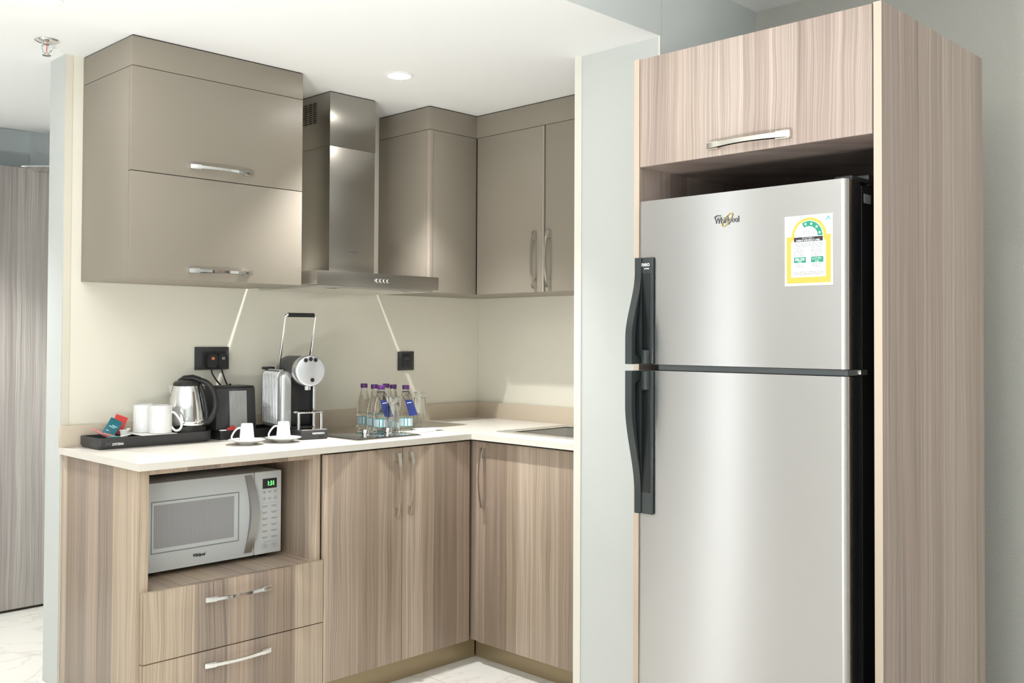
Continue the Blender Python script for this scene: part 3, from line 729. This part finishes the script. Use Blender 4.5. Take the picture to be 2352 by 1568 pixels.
def espresso(x, y, ang, l1, l2):
    s = MB().lathe([(0, .0005), (.026, .0005), (.028, .004), (.050, .012), (.0635, .0165), (.0645, .018), (.0630, .0185), (.048, .0142), (.027, .0075), (0, .0072)], 52).build('saucer', 'porcelain', None, local=True, loc=(x, y, H))
    tag(s, l1, 'saucer', 'espresso saucers')
    t = thing('espresso_cup', (x, y, H + .0081), l2, 'cup', 'upturned espresso cups', ang)
    MB().lathe([(.0225, 0), (.0262, .0006), (.0265, .003), (.0225, .048), (.0205, .063), (.0190, .066), (.0150, .0665), (0, .066), (0, .063), (.0185, .060), (.0215, .045), (.0245, .002)], 40).build('cup_body', 'porcelain', t, local=True)
    MB().tube(smooth_path([(.0215, 0, .050), (.032, 0, .048), (.044, 0, .036), (.052, 0, .020), (.050, 0, .011), (.041, 0, .010), (.0262, 0, .012)]), .0032, 10).build('handle', 'porcelain', t, local=True)
espresso(1.812, 3.078, math.radians(140), 'white saucer nearer the kettle, under the left cup', 'left upturned white espresso cup, nearer the kettle')
espresso(1.949, 3.060, math.radians(140), 'white saucer in front of the coffee machine', 'right upturned white espresso cup, in front of the coffee machine')

# ------------------------------------------------------------------ microwave
mw = thing('microwave_oven', (1.655, 3.19, .5105), 'white microwave oven in the niche below the worktop', 'microwave')
MY = 3.0; A0, A1, B0, B1 = 1.402, 1.905, .5265, .812
MB().box(A0 + .004, A1 - .001, MY + .0205, 3.385, B0, B1, .004, m='whiteplastic').build('casing', None, mw)
for x in (1.44, 1.86):
    for y in (3.05, 3.35): MB().lathe([(0, .5108), (.012, .5108), (.012, B0)], 16, M=Matrix.Translation((x, y, 0))).build('foot', 'blackplastic', mw)
dr = MB().box(A0, 1.797, MY, MY + .020, B0, B1, .004).build('door', 'whiteplastic', mw)
wf = MB(); W = (1.428, 1.739, .586, .752)
for a, b, c, d_ in ((W[0], W[1], W[3] - .003, W[3]), (W[0], W[1], W[2], W[2] + .003), (W[0], W[0] + .003, W[2] + .003, W[3] - .003), (W[1] - .003, W[1], W[2] + .003, W[3] - .003)):
    wf.box(a, b, MY - .0012, MY - .0002, c, d_)
wf.build('window_frame', 'greyink', dr)
MB().box(1.437, 1.720, MY - .0010, MY - .0003, .602, .740).build('window_screen', 'screen', dr)
text('brand_lettering', 'Whirlpool', .0145, (1.571, MY - .0006, .557), ROTY, 'ink', dr, bold=.0004, shear=.25, xscale=.72)
mh = MB(); n = 14; path = []
vs = []; fs = []
for i in range(n + 1):
    u = i / n; z = .541 + u * .263; bowx = math.sin(PI * u); cx = 1.772 + .021 * bowx; w2 = .0135
    out = .004 + .018 * bowx
    vs += [(cx - w2, MY - out * .6, z), (cx + w2, MY - out, z), (cx + w2, MY - .0003, z), (cx - w2, MY - .0003, z)]
for i in range(n):
    for k in range(4): a = i * 4 + k; b = i * 4 + (k + 1) % 4; fs.append((a, b, b + 4, a + 4))
fs += [(0, 1, 2, 3), tuple(range(4 * n, 4 * n + 4))]
mh.add(vs, fs).build('handle', 'greyhandle', dr)
cp = MB().box(1.7985, A1, MY, MY + .020, B0, B1, .004).build('control_panel', 'whiteplastic', mw)
MB().box(1.829, 1.885, MY - .0015, MY - .0002, .752, .786, .0005).build('display', 'ink', cp)
text('clock_digits', '1:31', .022, (1.846, MY - .0018, .762), ROTY, 'led', cp, bold=.0003, xscale=.8)
wr = MB(); random.seed(3)
def words(mb, x0, x1, z, h=.0013):
    x = x0
    while x < x1 - .002:
        w_ = min(random.uniform(.004, .009), x1 - x); mb.box(x, x + w_, MY - .0006, MY - .0002, z, z + h); x += w_ + .0016
for j, z in enumerate((.738, .715)):
    words(wr, 1.850, 1.866, z + .003); words(wr, 1.853, 1.863, z - .001)
    for xx in (1.836, 1.880):
        wr.box(xx - .002, xx + .002, MY - .0006, MY - .0002, z, z + .004)
        ring = [(xx + .0068 * math.cos(a), MY - .0004, z + .002 + .0068 * math.sin(a)) for a in [2 * PI * i / 20 for i in range(21)]]; wr.tube(ring, .00025, 4, cap=False)
for row in range(6):
    z = .688 - row * .0215
    for xa, xb in ((1.828, 1.850), (1.864, 1.888)):
        words(wr, xa, xb, z + .003); words(wr, xa + .003, xb - .003, z - .0005)
wr.box(1.828, 1.890, MY - .0005, MY - .0002, .7015, .702); wr.box(1.835, 1.888, MY - .0005, MY - .0002, .5675, .568)
for xx in (1.839, 1.877):
    ring = [(xx + .0115 * math.cos(a), MY - .0004, .5535 + .008 * math.sin(a)) for a in [2 * PI * i / 24 for i in range(25)]]; wr.tube(ring, .0003, 4, cap=False)
    words(wr, xx - .005, xx + .006, .555); words(wr, xx - .003, xx + .004, .551)
wr.build('panel_print', 'faintink', cp)

# ------------------------------------------------------------------ tall fridge housing
th = thing('fridge_housing', (2.43, 1.273, 0), 'tall pale wood housing around the fridge with a flap on top', 'cabinet')
bx('side_panel', 'wood2', 2.124, 2.755, .931, .9495, 0, 2.036, parent=th)
bx('side_panel', 'wood2', 2.124, 2.755, 1.6005, 1.618, 0, 2.036, parent=th)
for y0, y1 in ((.931, .9495), (1.6005, 1.618)): bx('edge_band', 'edge', 2.1225, 2.1238, y0, y1, 0, 2.036, parent=th)
bx('bottom_board', 'wood2', 2.140, 2.75, .950, 1.600, 1.743, 1.761, parent=th)
bx('top_board', 'wood2', 2.140, 2.75, .950, 1.600, 2.017, 2.035, parent=th)
bx('back_panel', 'wood2', 2.742, 2.754, .950, 1.600, 1.45, 2.0165, parent=th)
fd = bx('flap_door', 'wood2', 2.1225, 2.139, .9525, 1.5985, 1.7415, 2.034, .0012, parent=th)
handle(fd, (2.1225, 1.262, 1.7665), 'x', False, .228, 'satin', w=.016)

# ------------------------------------------------------------------ fridge
FX = 2.062; FY0, FY1 = .985, 1.560
fr = thing('refrigerator', (2.40, 1.27, 0), 'tall stainless steel fridge freezer with black handles in the wooden housing', 'refrigerator')
bx('cabinet_body', 'fridgeblack', 2.150, 2.70, FY0 + .004, FY1 - .004, .02, 1.632, .004, parent=fr)
bx('gasket', 'gasket', 2.141, 2.1495, FY0 + .010, FY1 - .010, .08, 1.628, parent=fr)
vert_front = lambda c, d: abs(d.z) > .1 and c.x < FX + .01
def fridge_door(z0, z1):
    o = MB().box(FX, 2.088, FY0, FY1, z0, z1, .013, 5, edges=vert_front).build('door', 'fridge', fr, angle=60)
    MB().box(2.0882, 2.1405, FY0 + .002, FY1 - .002, z0, z1, .003).build('door_liner', 'fridgeblack', o)
    return o
dU = fridge_door(1.213, 1.6375); dL = fridge_door(.075, 1.197)
bx('divider', 'gasket', 2.075, 2.149, FY0 + .004, 1.50, 1.1985, 1.2115, parent=fr)
bx('toe_grille', 'fridgeblack', 2.12, 2.149, FY0 + .01, FY1 - .01, .01, .07, parent=fr)
hg = MB(); hg.box(2.105, 2.20, FY0 + .006, FY0 + .05, 1.638, 1.650, .003); hg.box(2.19, 2.27, FY0 + .006, FY0 + .075, 1.633, 1.662, .004); hg.build('top_hinge_cover', 'blackplastic', fr)
mhg = MB(); mhg.box(2.125, 2.16, FY0 - .004, FY0 + .03, 1.199, 1.211, .003); mhg.build('middle_hinge', 'steel', fr)
st = bx('rating_sticker', 'greyink', 2.158, 2.193, FY0 + .0028, FY0 + .0038, 1.592, 1.613, parent=fr)
def fridge_handle(door, zt, zb, flip):
    """zt = far end, zb = end nearest the divider, where the grip stands out most"""
    p = MB(); a, b = min(zt, zb), max(zt, zb)
    p.box(FX - .006, FX - .0003, 1.5055, 1.5635, a, b, .0028, 3)
    o = p.build('handle', 'handleblack', door)
    n = 22; vs = []; fs = []
    for i in range(n + 1):
        u = i / n; z = zt + (zb - zt) * u
        s_ = 0 if u < .14 else min(1, (u - .14) / .62); s_ = s_ * s_ * (3 - 2 * s_)
        xo = FX - .009 - .040 * s_; xi = FX - .0062 - .026 * s_ if u > .14 else FX - .0062
        if u > .93: xi = FX - .0062
        for x, y in ((xo, 1.541), (xo, 1.5620), (FX - .0058, 1.5633), (FX - .0058, 1.5590), (xi, 1.5425)): vs.append((x, y, z))
    for i in range(n):
        for k in range(5): q = i * 5 + k; w_ = i * 5 + (k + 1) % 5; fs.append((q, w_, w_ + 5, q + 5))
    fs += [(0, 1, 2, 3, 4), tuple(range(5 * n, 5 * n + 5))]
    MB().add(vs, fs).build('grip', 'handleblack', o, angle=25)
    d = zb - zt
    z1_, z2_ = sorted((zt + d * .15, zb - d * .14))
    MB().box(FX - .0072, FX - .0062, 1.5145, 1.5400, z1_, z2_, .0003).build('grip_recess', 'handledark', o)
    z1_, z2_ = sorted((zb - d * .13, zb - d * .005))
    MB().lathe([(.0125, z1_), (.0125, z2_)], 20, M=Matrix.Translation((FX - .008, 1.5265, 0))).build('end_roll', 'handleblack', o)
    return o
hU = fridge_handle(dU, 1.490, 1.2135, False); hL = fridge_handle(dL, .826, 1.1965, True)
text('series_lettering', 'neo', .017, (FX - .0075, 1.541, 1.467), ROTX, 'whiteink', hU, bold=.0002)
text('series_lettering', 'series', .007, (FX - .0075, 1.533, 1.459), ROTX, 'whiteink', hU)
# maker's badge
bd = text('brand_lettering', 'Whirlpool', .0205, (FX - .001, 1.324, 1.562), ROTX, 'ink', dU, bold=.0003, xscale=.80)
text('brand_lettering_inset', 'Whirlpool', .0205, (FX - .0019, 1.324, 1.562), ROTX, 'silver', dU, bold=-.0004, xscale=.80)
el = MB(); pts = []
for i in range(41):
    a = 2 * PI * i / 40; e1 = .020 * math.cos(a); e2 = .0072 * math.sin(a); ca, sa = math.cos(math.radians(48)), math.sin(math.radians(48))
    pts.append((FX - .0016, 1.288 - (e1 * ca - e2 * sa), 1.569 + (e1 * sa + e2 * ca)))
el.tube(pts, .0011, 6, cap=False); el.build('badge_swirl', 'gold', dU)
sw_ = MB(); sw_.tube([(FX - .0015, 1.3245, 1.5775), (FX - .0015, 1.316, 1.5815), (FX - .0015, 1.306, 1.5800)], .0010, 6); sw_.build('badge_wing', 'ink', dU)
# energy label
EL0, EL1, EZ0, EZ1 = 1.016, 1.134, 1.402, 1.5625
lab = MB().box(FX - .0012, FX - .0002, EL0, EL1, EZ0, EZ1).build('energy_label', 'paperwhite', dU)
LW = EL1 - EL0; LH = EZ1 - EZ0
def LP(u, v, k=1): return (FX - .0012 - .0004 * k, EL1 - u * LW, EZ0 + v * LH)      # u: left to right in view, v: bottom to top
def lpoly(uvs, m, k, name):
    q = MB(); q.add([LP(u, v, k) for u, v in uvs] + [LP(u, v, k - .9) for u, v in uvs], [tuple(range(len(uvs))), tuple(range(len(uvs), 2 * len(uvs)))[::-1]] + [(i, (i + 1) % len(uvs), len(uvs) + (i + 1) % len(uvs), len(uvs) + i) for i in range(len(uvs))])
    return q.build(name, m, lab, smooth=False)
def arc(cu, cv, ru, rv, a0, a1, n=20): return [(cu + ru * math.cos(math.radians(a0 + (a1 - a0) * i / n)), cv + rv * math.sin(math.radians(a0 + (a1 - a0) * i / n))) for i in range(n + 1)]
lpoly([(.04, .035), (.96, .035), (.96, .715), (.04, .70)], 'yellow', 1, 'label_border')
lpoly([(.875, .69)] + arc(.51, .70, .365, .265, 0, 180) + [(.145, .69)], 'yellow', 1.3, 'label_arch')
lpoly([(.14, .12), (.86, .12), (.86, .62), (.805, .66)] + arc(.51, .70, .305, .225, 0, 180) + [(.205, .66), (.14, .62)], 'paperwhite', 2, 'label_field')
oa = arc(.51, .70, .285, .215, 0, 120); ia = arc(.51, .70, .185, .14, 120, 0)
gm = MB()
for i in range(20):
    a, b, c, d_ = oa[i], oa[i + 1], ia[19 - i], ia[20 - i]
    gm.add([LP(*a, 3), LP(*b, 3), LP(*c, 3), LP(*d_, 3)], [(0, 1, 2, 3)])
gm.build('star_band', 'green', lab)
stt = MB()
for ang in (14, 45, 76, 106):
    cu, cv = .51 + .235 * math.cos(math.radians(ang)), .70 + .178 * math.sin(math.radians(ang)); P = []
    for i in range(10):
        rr_ = .034 if i % 2 == 0 else .014; a = PI / 2 + i * PI / 5; P.append(LP(cu + rr_ * math.cos(a), cv + rr_ * .74 * math.sin(a), 4))
    stt.add(P + [LP(cu, cv, 4)], [(i, (i + 1) % 10, 10) for i in range(10)])
stt.build('stars', 'whiteink', lab)
lpoly([(.20, .625), (.80, .625), (.80, .69), (.20, .69)], 'ink', 3, 'title_bar')
for u in (.20, .56): lpoly([(u, .325), (u + .25, .325), (u + .25, .405), (u, .405)], 'green', 3, 'number_bar')
gb = MB()
def lrow(u0, u1, v, h=.007):
    x = u0
    while x < u1 - .01:
        w_ = min(random.uniform(.03, .08), u1 - x); gb.add([LP(x, v, 3), LP(x + w_, v, 3), LP(x + w_, v + h, 3), LP(x, v + h, 3)], [(0, 1, 2, 3)]); x += w_ + .014
for v in (.595, .575, .56): lrow(.22, .80, v)
for v in (.535, .505, .485, .465, .44, .42): lrow(.20, .42, v); lrow(.56, .78, v)
for v in (.30, .28, .26): lrow(.22, .42, v); lrow(.58, .78, v)
for v in (.19, .17, .155): lrow(.18, .82, v)
lrow(.40, .62, .76); lrow(.38, .64, .735)
gb.build('small_print', 'greyink', lab)
def ltext(n_, s, size, u, v, m, **k): return text(n_, s, size, LP(u, v, 4), ROTX, m, lab, depth=.0002, align='CENTER', **k)
ltext('title_lettering', 'ENERGY EFFICIENCY LABEL', .0052, .50, .632, 'whiteink', bold=.00008, xscale=.92)
ltext('title_lettering', '\u0628\u0637\u0627\u0642\u0629 \u0643\u0641\u0627\u0621\u0629'[::-1], .0046, .50, .6665, 'whiteink')
ltext('number_lettering', '283,320', .0082, .325, .357, 'whiteink', bold=.00015, xscale=.9)
ltext('number_lettering', '\u0662\u0668\u0663,\u0663\u0662\u0660', .0082, .685, .357, 'whiteink', xscale=.9)
ltext('unit_lettering', 'KWh', .0045, .325, .330, 'whiteink'); ltext('unit_lettering', 'KWh', .0045, .685, .330, 'whiteink')
lg = MB(); lg.add([LP(.91, .975, 2), LP(.965, .91, 2), (LP(.94, .91, 2)), LP(.91, .95, 2), LP(.88, .91, 2), LP(.855, .91, 2)], [(0, 1, 2, 3), (0, 3, 4, 5)]); lg.build('agency_emblem', 'labelteal', lab)

# ------------------------------------------------------------------ ceiling fittings
def downlight(x, y, z, label, m='lamp', r=.042):
    t = thing('downlight', (x, y, z), label, 'ceiling light', 'recessed downlights')
    MB().lathe([(r, -.0005), (r + .012, -.0005), (r + .012, -.003), (r, -.004)], 40, closed=True).build('trim_ring', 'ceiling', t, local=True)
    MB().lathe([(0, -.0012), (r - .0005, -.0012), (r - .0005, -.0005)], 36).build('lens', m, t, local=True)
    return t
downlight(2.273, 2.815, ZC, 'glowing round downlight in the ceiling in front of the hood')
downlight(1.052, 2.925, ZC, 'round downlight at the top left edge of the ceiling')
sp_ = thing('sprinkler_head', (1.206, 3.317, ZC), 'chrome fire sprinkler head on the ceiling at the left', 'sprinkler')
MB().lathe([(0, -.0005), (.038, -.0005), (.0375, -.0025), (.026, -.009), (.016, -.0105), (.012, -.014), (0, -.014)], 40).build('rosette', 'chrome', sp_, local=True)
Mq = Matrix.Rotation(math.radians(-45), 4, 'Z')
sm = MB()
sm.tube([Mq @ p for p in smooth_path([(-.010, 0, -.012), (-.0165, 0, -.022), (-.014, 0, -.034), (-.002, 0, -.044)])], .0026, 8)
sm.tube([Mq @ p for p in smooth_path([(.010, 0, -.012), (.0165, 0, -.022), (.014, 0, -.034), (.002, 0, -.044)])], .0026, 8)
sm.build('frame_arms', 'chrome', sp_, local=True)
MB().tube([(0, 0, -.014), (0, 0, -.040)], .0014, 8).build('glass_bulb', 'red', sp_, local=True)
dm = MB(); dm.lathe([(.003, -.041), (.004, -.047), (.0125, -.048), (.0135, -.050), (.0125, -.0515), (0, -.0515)], 24); dm.build('deflector', 'satin', sp_, local=True)

# ------------------------------------------------------------------ light
def spot(name, loc, tgt, power, size=120, blend=.5, r=.03, col=(1, .96, .90)):
    l = bpy.data.lights.new(name, 'SPOT'); l.energy = power; l.spot_size = math.radians(size); l.spot_blend = blend; l.shadow_soft_size = r; l.color = col
    o = bpy.data.objects.new(name, l); C.objects.link(o); o.location = loc
    o.rotation_euler = (Vector(tgt) - Vector(loc)).to_track_quat('-Z', 'Y').to_euler(); return o
def area(name, loc, rot, sx, sy, power, col=(1, 1, 1)):
    l = bpy.data.lights.new(name, 'AREA'); l.shape = 'RECTANGLE'; l.size = sx; l.size_y = sy; l.energy = power; l.color = col
    o = bpy.data.objects.new(name, l); C.objects.link(o); o.location = loc; o.rotation_euler = rot; return o
NEU = (.985, .995, 1.)
spot('hood_downlight', (2.273, 2.815, ZC - .012), (2.273, 2.815, 0), 112, 98, .8, .016, NEU)
spot('entry_downlight', (.62, 2.55, ZC - .012), (.8, 2.8, 0), 11, 140, .6, .06, NEU)
spot('floor_pool_fill', (.05, 2.55, ZC - .012), (.05, 2.55, 0), 90, 70, .9, .06, NEU)  # added spot for a bright floor pool that the fridge door mirrors
spot('corridor_downlight', (1.0, 4.25, ZC - .012), (1.0, 4.25, 0), 130, 110, .6, .06, NEU)
spot('room_downlight', (.9, .7, ZHI - .02), (.9, .7, 0), 26, 140, .7, .06, NEU)
spot('room_downlight_far', (-1.2, 1.0, ZHI - .02), (-1.2, 1.0, 0), 20, 150, .7, .06, NEU)
# added upward fill lights, out of view, to brighten the ceilings
area('ceiling_fill_kitchen', (-.3, .95, .55), (PI, 0, 0), .5, .5, 75, (.97, .99, 1))
area('ceiling_fill_room', (-.5, -.8, .9), (PI, 0, 0), .5, .5, 40, (.97, .99, 1))
# daylight through the west window; two narrow lights added for streaks on the fridge
for (y, wdt, p) in ((-.2, 2.0, 20), (4.90, .24, 15), (5.42, .24, 13)):
    area('window_and_streak_light', (-3.62, y, 1.27), (0, -PI / 2, 0), 1.84, wdt, p, (.90, .96, 1))

wd = bpy.data.worlds.new('world'); bpy.context.scene.world = wd; wd.use_nodes = True
wd.node_tree.nodes['Background'].inputs[0].default_value = (.85, .92, 1, 1); wd.node_tree.nodes['Background'].inputs[1].default_value = 1.0

# ------------------------------------------------------------------ camera
cam = bpy.data.cameras.new('camera'); co = bpy.data.objects.new('camera', cam); C.objects.link(co)
yaw, pit, rol = 0.77513942, 0.01928614, 0.00445433
F = Vector((math.cos(yaw) * math.cos(pit), math.sin(yaw) * math.cos(pit), math.sin(pit)))
r_ = Vector((math.sin(yaw), -math.cos(yaw), 0)); u_ = r_.cross(F)
r2 = math.cos(rol) * r_ + math.sin(rol) * u_; u2 = -math.sin(rol) * r_ + math.cos(rol) * u_
co.matrix_world = Matrix((( r2.x, u2.x, -F.x, 0), (r2.y, u2.y, -F.y, 0), (r2.z, u2.z, -F.z, 1.28), (0, 0, 0, 1)))
cam.sensor_width = 36; cam.sensor_fit = 'HORIZONTAL'; cam.lens = 2247.404 * 36 / 2352; cam.shift_y = -51.93 / 2352
cam.clip_start = .05
sc = bpy.context.scene; sc.camera = co
sc.view_settings.view_transform = 'Standard'; sc.view_settings.look = 'None'; sc.view_settings.gamma = 1; sc.view_settings.exposure = 0.12
sc.view_settings.use_curve_mapping = False
